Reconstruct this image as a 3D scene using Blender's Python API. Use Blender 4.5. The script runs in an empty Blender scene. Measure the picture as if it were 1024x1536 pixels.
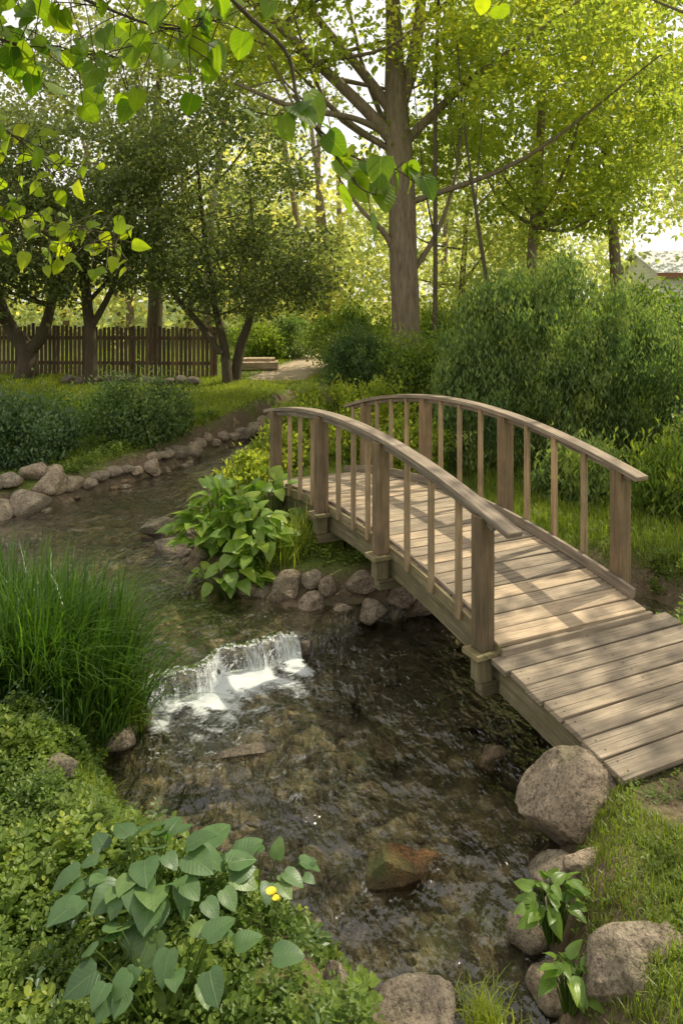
import bpy, math, numpy as np
from mathutils import Vector
rng=np.random.default_rng(11)
scene=bpy.context.scene
COL=scene.collection
# ---------------------------------------------------------------- noise
_T=rng.random((256,256))
def vn(x,y,s=1.0,o=0):
    x=np.asarray(x,float)/s+o*17.3; y=np.asarray(y,float)/s+o*9.1
    xi=np.floor(x).astype(int); yi=np.floor(y).astype(int)
    fx=x-xi; fy=y-yi; fx=fx*fx*(3-2*fx); fy=fy*fy*(3-2*fy)
    a=_T[xi%256,yi%256]; b=_T[(xi+1)%256,yi%256]; c=_T[xi%256,(yi+1)%256]; d=_T[(xi+1)%256,(yi+1)%256]
    return (a*(1-fx)+b*fx)*(1-fy)+(c*(1-fx)+d*fx)*fy
def sst(x,a,b):
    t=np.clip((x-a)/(b-a),0,1); return t*t*(3-2*t)
# ---------------------------------------------------------------- stream shape
POLY=np.array([(.98,-2),(.85,2.3),(.85,2.9),(.95,3.4),(1.08,3.85),(1.3,4.3),(1.62,4.8),(2.0,5.4),(2.7,6.3),(3.1,7.0),(2.7,7.5),(1.8,7.2),(.9,6.85),
 (.3,6.68),(-.2,6.62),(-.5,6.62),(-1.1,7.1),(-1.55,7.5),(-1.75,8.4),(-1.8,9.6),(-1.75,11),(-1.55,12.8),(-.9,14.8),(-.2,16.6),(-.9,17.2),(-1.6,15.5),(-2.0,14.1),
 (-2.5,12.8),(-2.9,11.7),(-3.3,10.8),(-3.85,9.8),(-4.6,9.2),(-5.6,8.8),(-5.4,8.3),(-4.4,7.8),(-3.4,7.1),(-2.6,6.5),(-2.0,5.9),(-1.6,5.4),(-1.42,5.0),(-1.6,4.65),
 (-1.35,4.25),(-1.05,3.95),(-.65,3.72),(-.25,3.45),(.0,3.15),(.2,2.95),(.5,2.85),(.58,2.3),(.6,-2)],float)
def sdf(x,y):
    x=np.asarray(x,float); y=np.asarray(y,float)
    sh=x.shape; x=x.ravel(); y=y.ravel()
    dmin=np.full(x.shape,1e9); ins=np.zeros(x.shape,bool)
    n=len(POLY)
    for i in range(n):
        ax,ay=POLY[i]; bx,by=POLY[(i+1)%n]
        ex,ey=bx-ax,by-ay
        t=np.clip(((x-ax)*ex+(y-ay)*ey)/(ex*ex+ey*ey),0,1)
        d=(x-ax-t*ex)**2+(y-ay-t*ey)**2
        dmin=np.minimum(dmin,d)
        c=((ay>y)!=(by>y))&(x<(bx-ax)*(y-ay)/((by-ay) if by!=ay else 1e-9)+ax)
        ins^=c
    d=np.sqrt(dmin); d[ins]*=-1
    return d.reshape(sh)
LA=np.array([-1.50,5.27]); LB=np.array([-.39,6.06]); LD=(LB-LA)/np.linalg.norm(LB-LA); LN=np.array([-LD[1],LD[0]])
UP=.16
def wob(u): return .06*np.sin(u*5)+.04*np.sin(u*13+1)
def lipd(x,y):
    u=(x-LA[0])*LD[0]+(y-LA[1])*LD[1]
    return (x-LA[0])*LN[0]+(y-LA[1])*LN[1]+wob(u), u
def ground(x,y,d=None):
    x=np.asarray(x,float); y=np.asarray(y,float)
    if d is None: d=sdf(x,y)
    base=.36+.055*np.clip(y-9,0,12)*1.0-.0*y
    base=base+ .02*np.clip(y-21,0,20)
    base=base+.22*np.exp(-(((x+.1)/1.2)**2+((y-9.3)/1.6)**2))
    base=base-.1*np.exp(-(((x+2.0)/.9)**2+((y-5.2)/.8)**2))
    base=base-.08*np.exp(-(((x+.7)/1.2)**2+((y-3.2)/.9)**2))
    base=base+.08*(vn(x,y,1.7,1)-.5)+.03*(vn(x,y,.4,2)-.5)
    ld,u=lipd(x,y)
    upm=sst(ld,-.03,.06)
    bed=-.2*(1-upm)+(UP-.12)*upm
    bed=bed+.08*(vn(x,y,.3,3)-.5)+.04*(vn(x,y,.1,4)-.5)
    dd=d+.08*(vn(x,y,.35,5)-.5)
    t=sst(dd,-.22,.38)
    return bed*(1-t)+base*t
# ---------------------------------------------------------------- node helpers
def newmat(name):
    m=bpy.data.materials.new(name); m.use_nodes=True
    nt=m.node_tree; nt.nodes.clear()
    out=nt.nodes.new('ShaderNodeOutputMaterial')
    return m,nt,out
def N(nt,t,**k):
    n=nt.nodes.new(t)
    for a,b in k.items(): setattr(n,a,b)
    return n
def S(nt,v,sock):
    if isinstance(v,bpy.types.NodeSocket): nt.links.new(v,sock)
    else: sock.default_value=v
def noise(nt,vec,scale,detail=4,rough=.55):
    n=N(nt,'ShaderNodeTexNoise'); S(nt,vec,n.inputs['Vector']); n.inputs['Scale'].default_value=scale
    n.inputs['Detail'].default_value=detail; n.inputs['Roughness'].default_value=rough
    return n.outputs['Fac']
def ramp(nt,fac,stops):
    n=N(nt,'ShaderNodeValToRGB'); S(nt,fac,n.inputs['Fac'])
    cr=n.color_ramp
    while len(cr.elements)<len(stops): cr.elements.new(.5)
    for e,(p,c) in zip(cr.elements,stops):
        e.position=p; e.color=(c[0],c[1],c[2],1) if hasattr(c,'__len__') else (c,c,c,1)
    return n.outputs['Color']
def mixc(nt,f,a,b,bt='MIX'):
    n=N(nt,'ShaderNodeMix',data_type='RGBA',blend_type=bt)
    S(nt,f,n.inputs[0])
    for v,i in ((a,6),(b,7)):
        if isinstance(v,(tuple,list)): v=(v[0],v[1],v[2],1)
        S(nt,v,n.inputs[i])
    return n.outputs[2]
def mth(nt,op,a,b=0.0,clamp=False):
    n=N(nt,'ShaderNodeMath',operation=op,use_clamp=clamp); S(nt,a,n.inputs[0]); S(nt,b,n.inputs[1]); return n.outputs[0]
def bump(nt,h,st,dist=.01):
    n=N(nt,'ShaderNodeBump'); S(nt,h,n.inputs['Height']); n.inputs['Strength'].default_value=st; n.inputs['Distance'].default_value=dist
    return n.outputs['Normal']
def attr(nt,name): return N(nt,'ShaderNodeAttribute',attribute_name=name).outputs['Fac']
def princ(nt,out,col,rough=.7,nrm=None,spec=.4):
    p=N(nt,'ShaderNodeBsdfPrincipled'); 
    if isinstance(col,(tuple,list)): col=(col[0],col[1],col[2],1)
    S(nt,col,p.inputs['Base Color']); S(nt,rough,p.inputs['Roughness']); p.inputs['Specular IOR Level'].default_value=spec
    if nrm is not None: S(nt,nrm,p.inputs['Normal'])
    if out: nt.links.new(p.outputs[0],out.inputs[0])
    return p
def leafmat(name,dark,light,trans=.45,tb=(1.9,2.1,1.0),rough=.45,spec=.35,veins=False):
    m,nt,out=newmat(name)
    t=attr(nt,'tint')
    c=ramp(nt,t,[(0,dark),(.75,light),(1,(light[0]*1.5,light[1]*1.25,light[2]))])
    nr=None
    if veins:
        uv=N(nt,'ShaderNodeTexCoord').outputs['UV']; sp=N(nt,'ShaderNodeSeparateXYZ'); S(nt,uv,sp.inputs[0])
        ay=mth(nt,'ABSOLUTE',sp.outputs[1]); mid=ramp(nt,ay,[(.008,1),(.03,0)])
        sv=mth(nt,'SINE',mth(nt,'MULTIPLY',mth(nt,'SUBTRACT',sp.outputs[0],mth(nt,'MULTIPLY',ay,.75)),42.)); sv=ramp(nt,sv,[(.86,0),(1,.55)])
        vv=mth(nt,'MAXIMUM',mid,sv); c=mixc(nt,mth(nt,'MULTIPLY',vv,.4),c,(light[0]*1.7,light[1]*1.4,light[2]*1.6))
        pos=N(nt,'ShaderNodeNewGeometry').outputs['Position']; bl=noise(nt,pos,22,4)
        c=mixc(nt,ramp(nt,bl,[(.45,0),(.75,.5)]),c,(dark[0]*1.1,dark[1]*.9,dark[2]))
        nr=bump(nt,mth(nt,'SUBTRACT',bl,vv),.35,.006)
    p=princ(nt,None,c,rough,nr,spec=spec)
    tr=N(nt,'ShaderNodeBsdfTranslucent')
    S(nt,mixc(nt,1.0,c,tb,'MULTIPLY'),tr.inputs['Color'])
    mx=N(nt,'ShaderNodeMixShader'); mx.inputs[0].default_value=trans
    nt.links.new(p.outputs[0],mx.inputs[1]); nt.links.new(tr.outputs[0],mx.inputs[2]); nt.links.new(mx.outputs[0],out.inputs[0])
    return m
# ---------------------------------------------------------------- mesh builders
def build(name,parts,mats,parent=None,smooth=False,uv=None):
    Vs=[];lv=[];ls=[];tt=[];mi=[];off=0
    for V,F,t,k in parts:
        V=np.asarray(V,float).reshape(-1,3); F=np.asarray(F,int)
        Vs.append(V); lv.append((F+off).ravel()); ls.append(np.full(len(F),F.shape[1]))
        tt.append(np.broadcast_to(np.asarray(t,float),(len(F),)) ); mi.append(np.full(len(F),k)); off+=len(V)
    V=np.concatenate(Vs);lv=np.concatenate(lv);ls=np.concatenate(ls);tt=np.concatenate(tt);mi=np.concatenate(mi)
    me=bpy.data.meshes.new(name)
    me.vertices.add(len(V)); me.vertices.foreach_set('co',V.astype(np.float32).ravel())
    me.loops.add(len(lv)); me.loops.foreach_set('vertex_index',lv.astype(np.int32))
    me.polygons.add(len(ls)); st=np.concatenate([[0],np.cumsum(ls)[:-1]]).astype(np.int32)
    me.polygons.foreach_set('loop_start',st)
    for m in mats: me.materials.append(m)
    me.polygons.foreach_set('material_index',mi.astype(np.int32))
    me.polygons.foreach_set('use_smooth',np.full(len(ls),smooth))
    me.update(calc_edges=True)
    a=me.attributes.new('tint','FLOAT','FACE'); a.data.foreach_set('value',tt.astype(np.float32))
    if uv is not None:
        l=me.uv_layers.new(name='UVMap'); l.data.foreach_set('uv',np.asarray(uv,np.float32).ravel())
    ob=bpy.data.objects.new(name,me); COL.objects.link(ob)
    if parent: ob.parent=parent
    return ob
def empty(name,loc=(0,0,0)):
    e=bpy.data.objects.new(name,None); COL.objects.link(e); e.empty_display_size=.2
    return e
def nrmz(a): return a/np.maximum(np.linalg.norm(a,axis=-1,keepdims=True),1e-9)
def inst(tv,tf,P,D,Nn,L,W):
    D=nrmz(D); Sd=nrmz(np.cross(D,Nn)); Nn=np.cross(Sd,D)
    L=np.broadcast_to(L,(len(P),));W=np.broadcast_to(W,(len(P),))
    V=P[:,None]+D[:,None]*(tv[None,:,0:1]*L[:,None,None])+Sd[:,None]*(tv[None,:,1:2]*W[:,None,None])+Nn[:,None]*(tv[None,:,2:3]*L[:,None,None])
    F=tf[None]+(np.arange(len(P))*len(tv))[:,None,None]
    return V.reshape(-1,3),F.reshape(-1,tf.shape[1])
def leafuv(tv,tf,n): return np.tile(tv[tf][:,:,:2].reshape(-1,2),(n,1))
L4v=np.array([(0,0,0),(.45,.5,.07),(1,0,-.03),(.45,-.5,.07)]); L4f=np.array([(0,1,2,3)])
L6v=np.array([(0,0,0),(.3,.45,.06),(.7,.36,.03),(1,0,-.12),(.7,-.36,.03),(.3,-.45,.06)]); L6f=np.array([(0,1,2,3),(0,3,4,5)])
def heart(droop=.25,fold=.1,lobed=True):
    ts=[0,.12,.3,.5,.7,.87,1.0]; hw=[.12,.42,.5,.46,.33,.16,.0] if not lobed else [.2,.42,.5,.46,.34,.17,0.]
    xo=[-.1 if lobed else 0,.03 if lobed else .1,.25,.5,.7,.87,1.]
    if lobed: xo[0]=-.06
    v=[];f=[]
    for i,(t,h) in enumerate(zip(ts,hw)):
        z=-droop*t*t; wv=.02*math.sin(i*2.3)
        v+= [(t,0,z),(t*.5+xo[i]*.5,h*.55,z+fold*h*1.0),(xo[i],h,z+fold*h*1.2+wv),(t*.5+xo[i]*.5,-h*.55,z+fold*h*1.0),(xo[i],-h,z+fold*h*1.2-wv)]
    for i in range(6):
        a=i*5;b=a+5
        f+=[(a,b,b+1,a+1),(a+1,b+1,b+2,a+2),(a,a+3,b+3,b),(a+3,a+4,b+4,b+3)]
    return np.array(v,float),np.array(f)
HV,HF=heart(); EV,EF=heart(.3,.15,False)
def rdir(n): return nrmz(rng.normal(size=(n,3)))
def blades(P,h,w,lean,nseg=3,upbias=None,ldir=None):
    n=len(P); a=rng.random(n)*6.283
    if ldir is None: ld=np.stack([np.cos(a),np.sin(a),0*a],1)
    else: ld=nrmz(ldir)
    a2=a+1.57+rng.normal(size=n)*.5; sd=np.stack([-ld[:,1],ld[:,0],0*a],1)*.8+np.stack([np.cos(a2),np.sin(a2),0*a],1)*.4; sd=nrmz(sd)
    vs=[]
    for i in range(nseg+1):
        t=i/nseg
        c=P+np.array([0,0,1])*(h*(t-.45*np.minimum(lean,1.3)*t**2.4))[:,None]+ld*(h*lean*(.15*t+.6*t*t))[:,None]
        ww=(w*(1-t**1.6)*.5+.0003)[:,None]
        vs+=[c-sd*ww,c+sd*ww]
    V=np.stack(vs,1); k=2*(nseg+1)
    tf=np.array([(2*i,2*i+1,2*i+3,2*i+2) for i in range(nseg)])
    F=tf[None]+(np.arange(n)*k)[:,None,None]
    return V.reshape(-1,3),F.reshape(-1,4),nseg
def cat(pts,k=6):
    p=np.array(pts,float); p=np.vstack([2*p[0]-p[1],p,2*p[-1]-p[-2]]); o=[]
    for i in range(1,len(p)-2):
        for j in range(k):
            t=j/k; a,b,c,d=p[i-1],p[i],p[i+1],p[i+2]
            o.append(.5*((2*b)+(-a+c)*t+(2*a-5*b+4*c-d)*t*t+(-a+3*b-3*c+d)*t**3))
    o.append(p[-2]); return np.array(o)
def tube(pts,sides=8,k=5,wob=.0):
    p=cat(pts,k); c=p[:,:3]; r=np.maximum(p[:,3],.002); n=len(c)
    T=nrmz(np.gradient(c,axis=0)); ref=np.array([.13,1,.07]) 
    A=nrmz(np.cross(T,ref)); B=np.cross(T,A)
    an=np.arange(sides)/sides*6.2832
    rr=r[:,None]*(1+wob*np.sin(an*3+c[:,2:3]*2)+wob*(rng.random((n,sides))-.5))
    V=c[:,None]+rr[:,:,None]*(np.cos(an)[None,:,None]*A[:,None]+np.sin(an)[None,:,None]*B[:,None])
    F=[]
    for i in range(n-1):
        for j in range(sides):
            j2=(j+1)%sides; F.append((i*sides+j,i*sides+j2,(i+1)*sides+j2,(i+1)*sides+j))
    return V.reshape(-1,3),np.array(F)
# ---------------------------------------------------------------- materials
def m_bark(name,c1,c2,sc=1):
    m,nt,out=newmat(name); tc=N(nt,'ShaderNodeTexCoord').outputs['Object']
    mp=N(nt,'ShaderNodeMapping'); S(nt,tc,mp.inputs[0]); mp.inputs['Scale'].default_value=(9*sc,9*sc,1.6*sc)
    f=noise(nt,mp.outputs[0],2.2,6,.65); g=noise(nt,tc,1.1,3)
    c=mixc(nt,g,ramp(nt,f,[(.35,c1),(.65,c2)]),(c2[0]*.8,c2[1]*.9,c2[2]*.7))
    princ(nt,out,c,.9,bump(nt,f,1.0,.05),.2); return m
BARK=m_bark('bark_brown',(.07,.045,.035),(.30,.22,.165)); BARK2=m_bark('bark_dark',(.04,.03,.022),(.14,.105,.075))
def m_wood(name,c1,c2,c3,stain=.5,gr=(.11,.10,.07)):
    m,nt,out=newmat(name); uv=N(nt,'ShaderNodeTexCoord').outputs['UV']
    mp=N(nt,'ShaderNodeMapping'); S(nt,uv,mp.inputs[0]); mp.inputs['Scale'].default_value=(1.3,55,1)
    f=noise(nt,mp.outputs[0],1.6,8,.72)
    mp2=N(nt,'ShaderNodeMapping'); S(nt,uv,mp2.inputs[0]); mp2.inputs['Scale'].default_value=(1.6,9,1)
    g=noise(nt,mp2.outputs[0],1.7,6,.65)
    mp3=N(nt,'ShaderNodeMapping'); S(nt,uv,mp3.inputs[0]); mp3.inputs['Scale'].default_value=(1.2,160,1)
    cr=noise(nt,mp3.outputs[0],1.0,3,.5)
    geo=N(nt,'ShaderNodeNewGeometry').outputs['Position']
    h=noise(nt,geo,4.5,6,.65)
    c=ramp(nt,f,[(.3,c1),(.5,c2),(.7,c3)])
    c=mixc(nt,mth(nt,'MULTIPLY',ramp(nt,g,[(.42,0),(.68,1)]),.7),c,(c1[0]*.85,c1[1]*.9,c1[2]*.95))
    c=mixc(nt,mth(nt,'MULTIPLY',ramp(nt,h,[(.42,0),(.66,1)]),stain),c,gr)
    c=mixc(nt,mth(nt,'MULTIPLY',ramp(nt,cr,[(.32,1),(.4,0)]),.8),c,(.03,.022,.015))
    t=attr(nt,'tint')
    c=mixc(nt,1.0,c,ramp(nt,t,[(0,(.6,.6,.6)),(.5,(.95,.94,.92)),(1,(1.28,1.2,1.1))]),'MULTIPLY')
    hh=mth(nt,'ADD',mth(nt,'ADD',f,mth(nt,'MULTIPLY',g,.5)),ramp(nt,cr,[(.3,0),(.38,1)]))
    princ(nt,out,c,.8,bump(nt,hh,.7,.005),.3); return m
WDECK=m_wood('weathered_deck_wood',(.21,.165,.115),(.42,.335,.24),(.57,.475,.36),.5,(.2,.17,.125))
WPOST=m_wood('weathered_post_wood',(.13,.088,.05),(.26,.18,.105),(.38,.28,.17),.5,(.10,.09,.05))
WBAL=m_wood('baluster_wood',(.2,.14,.08),(.38,.28,.17),(.52,.40,.26),.4,(.15,.125,.07))
WRAIL=m_wood('weathered_rail_wood',(.14,.11,.085),(.31,.25,.19),(.48,.41,.32),.45,(.14,.115,.085))
WBEAM=m_wood('damp_beam_wood',(.12,.10,.055),(.24,.2,.115),(.37,.31,.19),.6,(.09,.095,.04))
WFENCE=m_wood('fence_wood',(.09,.055,.033),(.17,.11,.06),(.25,.17,.1))
def m_rock(name,cs,moss=.25,sc=1,grain=1.0):
    m,nt,out=newmat(name); tc=N(nt,'ShaderNodeNewGeometry'); pos=tc.outputs['Position']
    f=noise(nt,pos,5*sc,8,.65); g=noise(nt,pos,60*sc,4,.7); h=noise(nt,pos,2.3*sc,3); g2=noise(nt,pos,18*sc,5,.7)
    c=ramp(nt,f,[(.3,cs[0]),(.52,cs[1]),(.7,cs[2])])
    c=mixc(nt,mth(nt,'MULTIPLY',ramp(nt,g,[(.5,0),(.66,1)]),.45*grain),c,(cs[2][0]*1.25,cs[2][1]*1.2,cs[2][2]*1.15))
    c=mixc(nt,mth(nt,'MULTIPLY',ramp(nt,g,[(.38,1),(.47,0)]),.7*grain),c,(cs[0][0]*.4,cs[0][1]*.4,cs[0][2]*.4))
    c=mixc(nt,mth(nt,'MULTIPLY',ramp(nt,g2,[(.36,1),(.5,0)]),.6),c,(cs[0][0]*.5,cs[0][1]*.45,cs[0][2]*.4))
    t=attr(nt,'tint')
    c=mixc(nt,1.0,c,ramp(nt,t,[(0,(.6,.58,.56)),(.5,(1,.95,.88)),(1,(1.25,1.12,1.0))]),'MULTIPLY')
    c=mixc(nt,mth(nt,'MULTIPLY',ramp(nt,h,[(.5,0),(.65,1)]),moss),c,(.09,.105,.035))
    sx=N(nt,'ShaderNodeSeparateXYZ'); S(nt,pos,sx.inputs[0])
    wet=ramp(nt,mth(nt,'ADD',sx.outputs[2],mth(nt,'MULTIPLY',f,.06)),[(.03,1),(.11,0)])
    c=mixc(nt,mth(nt,'MULTIPLY',wet,.5),c,(.06,.05,.035))
    hh=mth(nt,'ADD',mth(nt,'ADD',f,mth(nt,'MULTIPLY',g,.2)),mth(nt,'MULTIPLY',g2,.5))
    princ(nt,out,c,.85,bump(nt,hh,1.0,.05),.3); return m
ROCK=m_rock('granite_rock',((.13,.11,.085),(.27,.23,.18),(.38,.33,.265)),.3)
ROCKP=m_rock('pale_bank_rock',((.17,.145,.115),(.31,.27,.21),(.42,.37,.30)),.15)
ROCKB=m_rock('river_pebble',((.13,.10,.065),(.30,.23,.15),(.5,.39,.27)),.3,2,.5)
ROCKM=m_rock('orange_wet_rock',((.05,.045,.02),(.22,.11,.04),(.38,.22,.08)),.9,1.6)
G_MAPLE=leafmat('leaf_bright',(.14,.19,.03),(.28,.34,.055),.62,(2.0,1.95,1.2))
G_OLIVE=leafmat('leaf_olive',(.055,.08,.028),(.15,.18,.06),.45,(1.9,2.0,1.1))
G_DIST=leafmat('leaf_distant_hazed',(.24,.29,.08),(.40,.43,.15),.6,(1.75,1.75,1.3))  # background leaves lightened: distance haze is put into their colour
G_SHRUB=leafmat('leaf_shrub',(.04,.08,.028),(.17,.235,.075),.4)
G_COVER=leafmat('leaf_groundcover',(.05,.095,.016),(.17,.235,.04),.4)
G_BIG=leafmat('leaf_broad',(.09,.17,.028),(.19,.30,.05),.42,(1.7,1.9,.7),.35,.5,True)
G_BLUE=leafmat('leaf_bluegreen',(.045,.095,.035),(.10,.18,.06),.3,(1.7,2.1,.9),.42,.5,True)
G_BLUES=leafmat('leaf_bluegreen_small',(.045,.09,.035),(.12,.18,.07),.3,(1.7,2.1,.9),.42,.5)
G_GRASS=leafmat('grass_blade',(.09,.13,.016),(.23,.285,.04),.45,(1.8,1.9,.8),.4,.4)
G_REED=leafmat('reed_blade',(.025,.065,.012),(.08,.15,.02),.4,(1.9,2.1,.7),.35,.5)
G_OVER=leafmat('leaf_overhang',(.06,.13,.012),(.19,.26,.02),.6,(2.2,2.2,.6),.4,.4,True)
m,nt,out=newmat('yellow_petal'); princ(nt,out,(.8,.6,.03),.5); YEL=m
TER,nt,out=newmat('ground_soil_and_turf'); pos=N(nt,'ShaderNodeNewGeometry').outputs['Position']
n1=noise(nt,pos,1.5,6); n2=noise(nt,pos,30,6,.7); n3=noise(nt,pos,6,5)
soil=ramp(nt,n2,[(.3,(.07,.05,.03)),(.55,(.17,.125,.08)),(.75,(.3,.23,.155))])
turf=ramp(nt,n2,[(.3,(.05,.075,.014)),(.6,(.13,.17,.03)),(.8,(.2,.22,.055))])
turf=mixc(nt,ramp(nt,n3,[(.5,0),(.75,.6)]),turf,(.17,.15,.06))
vo=N(nt,'ShaderNodeTexVoronoi'); S(nt,pos,vo.inputs['Vector']); vo.inputs['Scale'].default_value=9
sp=N(nt,'ShaderNodeSeparateXYZ'); S(nt,vo.outputs['Color'],sp.inputs[0])
bedc=mixc(nt,.45,ramp(nt,n3,[(.3,(.07,.055,.03)),(.5,(.24,.18,.11)),(.68,(.52,.39,.25))]),ramp(nt,sp.outputs[0],[(0,(.08,.065,.04)),(.6,(.27,.205,.13)),(1,(.53,.39,.26))]))
bedc=mixc(nt,ramp(nt,vo.outputs['Distance'],[(.3,0),(.65,.7)]),bedc,(.05,.042,.028))
bedc=mixc(nt,ramp(nt,n1,[(.45,0),(.65,.6)]),bedc,(.10,.11,.05))
pathc=ramp(nt,n2,[(.3,(.34,.26,.17)),(.7,(.6,.48,.34))])
c=mixc(nt,attr(nt,'turf'),soil,turf); c=mixc(nt,attr(nt,'bed'),c,bedc); c=mixc(nt,attr(nt,'path'),c,pathc)
princ(nt,out,c,.9,bump(nt,mth(nt,'ADD',n2,n3),.8,.04),.2)
# ---------------------------------------------------------------- terrain
xs=np.concatenate([-np.geomspace(400,7.2,26),np.arange(-7,5.01,.07),np.geomspace(5.2,400,28)])
ys=np.concatenate([[-60,-30,-15,-8,-4,-2,-.5,.5,1.2],np.arange(1.6,17.5,.07),np.geomspace(17.7,600,45)])
X,Y=np.meshgrid(xs,ys); D=sdf(X,Y); Z=ground(X,Y,D)
nx,ny=len(xs),len(ys)
idx=np.arange(nx*ny).reshape(ny,nx)
F=np.stack([idx[:-1,:-1],idx[:-1,1:],idx[1:,1:],idx[1:,:-1]],-1).reshape(-1,4)
ter=build('ground',[(np.stack([X,Y,Z],-1).reshape(-1,3),F,.5,0)],[TER],smooth=True)
def pa(ob,name,v):
    a=ob.data.attributes.new(name,'FLOAT','POINT'); a.data.foreach_set('value',np.asarray(v,np.float32).ravel())
def pathm(X,Y):
    cx=-1.5+.35*(Y-19)/3+.35*np.sin((Y-19)*.5)
    p=1-sst(np.abs(X-cx)+.5*(vn(X,Y,.5,8)-.5),.6,1.0)
    return p*sst(Y,17.8,19.)
DIRT=lambda X,Y: np.exp(-(((X-2.1)/.75)**2+((Y-3.75)/.4)**2)*1.5)
pa(ter,'bed',1-sst(D,-.05,.12)); pa(ter,'turf',sst(D+.3*(vn(X,Y,.3,6)-.5),.15,.4)*(1-np.clip(DIRT(X,Y)*1.6,0,1))); pa(ter,'path',pathm(X,Y))
# ---------------------------------------------------------------- water
gx=np.arange(-5.7,3.3,.03); gy=np.arange(.2,17.3,.03)
X,Y=np.meshgrid(gx,gy); D=sdf(X,Y); ld,u=lipd(X,Y)
Z=UP*sst(ld,.0,.05)
turb=np.exp(-np.clip(-ld-.02,0,9)/.7)*(ld<0)
Z=Z+.012*(vn(X*.8+Y*.6,Y*.8-X*.6,.09,9)-.5)*(.4+2.8*turb)+.012*(vn(X,Y,.2,11)-.5)
n9=vn(X+Y,Y*1.0-X*.3,.07,12)*.5+vn(X,Y,.16,13)*.5
lat=sst(u,-.15,.05)*(1-sst(u,1.25,1.5))
foam=lat*((ld<.01)*np.exp(-np.clip(-ld-.15,0,9)/.25)*.62*(.5+n9) + (ld<-.05)*np.exp(-np.clip(-ld,0,9)/1.5)*.58*sst(n9,.25,.75))
foam+=lat*.3*((ld>0)&(ld<.15))*sst(n9,.35,.8)
mask=D<.22
idx=-np.ones(X.shape,int); idx[mask]=np.arange(mask.sum())
F=np.stack([idx[:-1,:-1],idx[:-1,1:],idx[1:,1:],idx[1:,:-1]],-1).reshape(-1,4); F=F[(F>=0).all(1)]
def watermat(name,fall=False):
    m,nt,out=newmat(name); pos=N(nt,'ShaderNodeNewGeometry').outputs['Position']
    mp=N(nt,'ShaderNodeMapping'); S(nt,pos,mp.inputs[0]); mp.inputs['Scale'].default_value=(1.0,.5,1); mp.inputs['Rotation'].default_value=(0,0,.45)
    w1=noise(nt,mp.outputs[0],8,3,.5); w2=noise(nt,mp.outputs[0],26,3,.5); big=noise(nt,pos,1.1,2)
    hgt_=mth(nt,'MULTIPLY',mth(nt,'ADD',w1,mth(nt,'MULTIPLY',w2,.3)),ramp(nt,big,[(.35,.5),(.6,1.3)]))
    bn=bump(nt,hgt_,1.0,.07)
    fr=N(nt,'ShaderNodeFresnel'); fr.inputs['IOR'].default_value=1.38; S(nt,bn,fr.inputs['Normal'])
    gl=N(nt,'ShaderNodeBsdfGlossy'); gl.inputs['Roughness'].default_value=.025; gl.inputs['Color'].default_value=(1,1,1,1); S(nt,bn,gl.inputs['Normal'])
    tr=N(nt,'ShaderNodeBsdfTransparent'); tr.inputs['Color'].default_value=(.88,.90,.81,1)
    mx=N(nt,'ShaderNodeMixShader'); S(nt,mth(nt,'MULTIPLY',fr.outputs[0],2.3,True),mx.inputs[0]); nt.links.new(tr.outputs[0],mx.inputs[1]); nt.links.new(gl.outputs[0],mx.inputs[2])
    df=N(nt,'ShaderNodeBsdfDiffuse'); df.inputs['Color'].default_value=(.68,.72,.71,1)
    mx2=N(nt,'ShaderNodeMixShader'); fo=attr(nt,'foam')
    if fall:
        cb=N(nt,'ShaderNodeCombineXYZ'); S(nt,mth(nt,'MULTIPLY',attr(nt,'fu'),1.0),cb.inputs[0]); S(nt,mth(nt,'MULTIPLY',attr(nt,'fv'),.09),cb.inputs[1])
        fn=noise(nt,cb.outputs[0],42,4,.65)
    else:
        mp3=N(nt,'ShaderNodeMapping'); S(nt,pos,mp3.inputs[0]); mp3.inputs['Rotation'].default_value=(0,0,-.94); mp3.inputs['Scale'].default_value=(1.0,1.6,1)
        fn=noise(nt,mp3.outputs[0],26,6,.75)
    fac=mth(nt,'MULTIPLY',mth(nt,'SUBTRACT',mth(nt,'ADD',fn,fo),.95),2.6,True)
    S(nt,mth(nt,'MULTIPLY',fac,.75),mx2.inputs[0]); nt.links.new(mx.outputs[0],mx2.inputs[1]); nt.links.new(df.outputs[0],mx2.inputs[2]); nt.links.new(mx2.outputs[0],out.inputs[0])
    return m
WAT=watermat('stream_water_surface'); FALL=watermat('falling_water',True)
wat=build('stream_water',[(np.stack([X,Y,Z],-1)[mask],F,.5,0)],[WAT],smooth=True)
pa(wat,'foam',foam[mask])
nu,nvv=260,22
U=np.linspace(-.08,1.37,nu); Vv=np.linspace(0,1,nvv); UU,VV=np.meshgrid(U,Vv)
lo=.07-.15*VV-.03*np.sin(VV*3.14)*vn(UU,UU*0,.12,60)-.04*vn(UU,UU*0,.05,61)*VV
zz=np.where(VV<.25,UP+.012,UP+.012-(UP+.02)*((VV-.25)/.75)**1.7)+.006*(vn(UU,VV,.02,62)-.5)
ldr=lo-wob(UU)
XX=LA[0]+LD[0]*UU+LN[0]*ldr; YY=LA[1]+LD[1]*UU+LN[1]*ldr
idx=np.arange(nu*nvv).reshape(nvv,nu); F=np.stack([idx[:-1,:-1],idx[:-1,1:],idx[1:,1:],idx[1:,:-1]],-1).reshape(-1,4)
wf=build('waterfall',[(np.stack([XX,YY,zz],-1).reshape(-1,3),F,.5,0)],[FALL],smooth=True)
pa(wf,'foam',(.36+.26*VV)*sst(VV,.15,.4)+.22*(vn(UU,UU*0,.16,63)-.5)*2); pa(wf,'fu',UU); pa(wf,'fv',VV)
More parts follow.
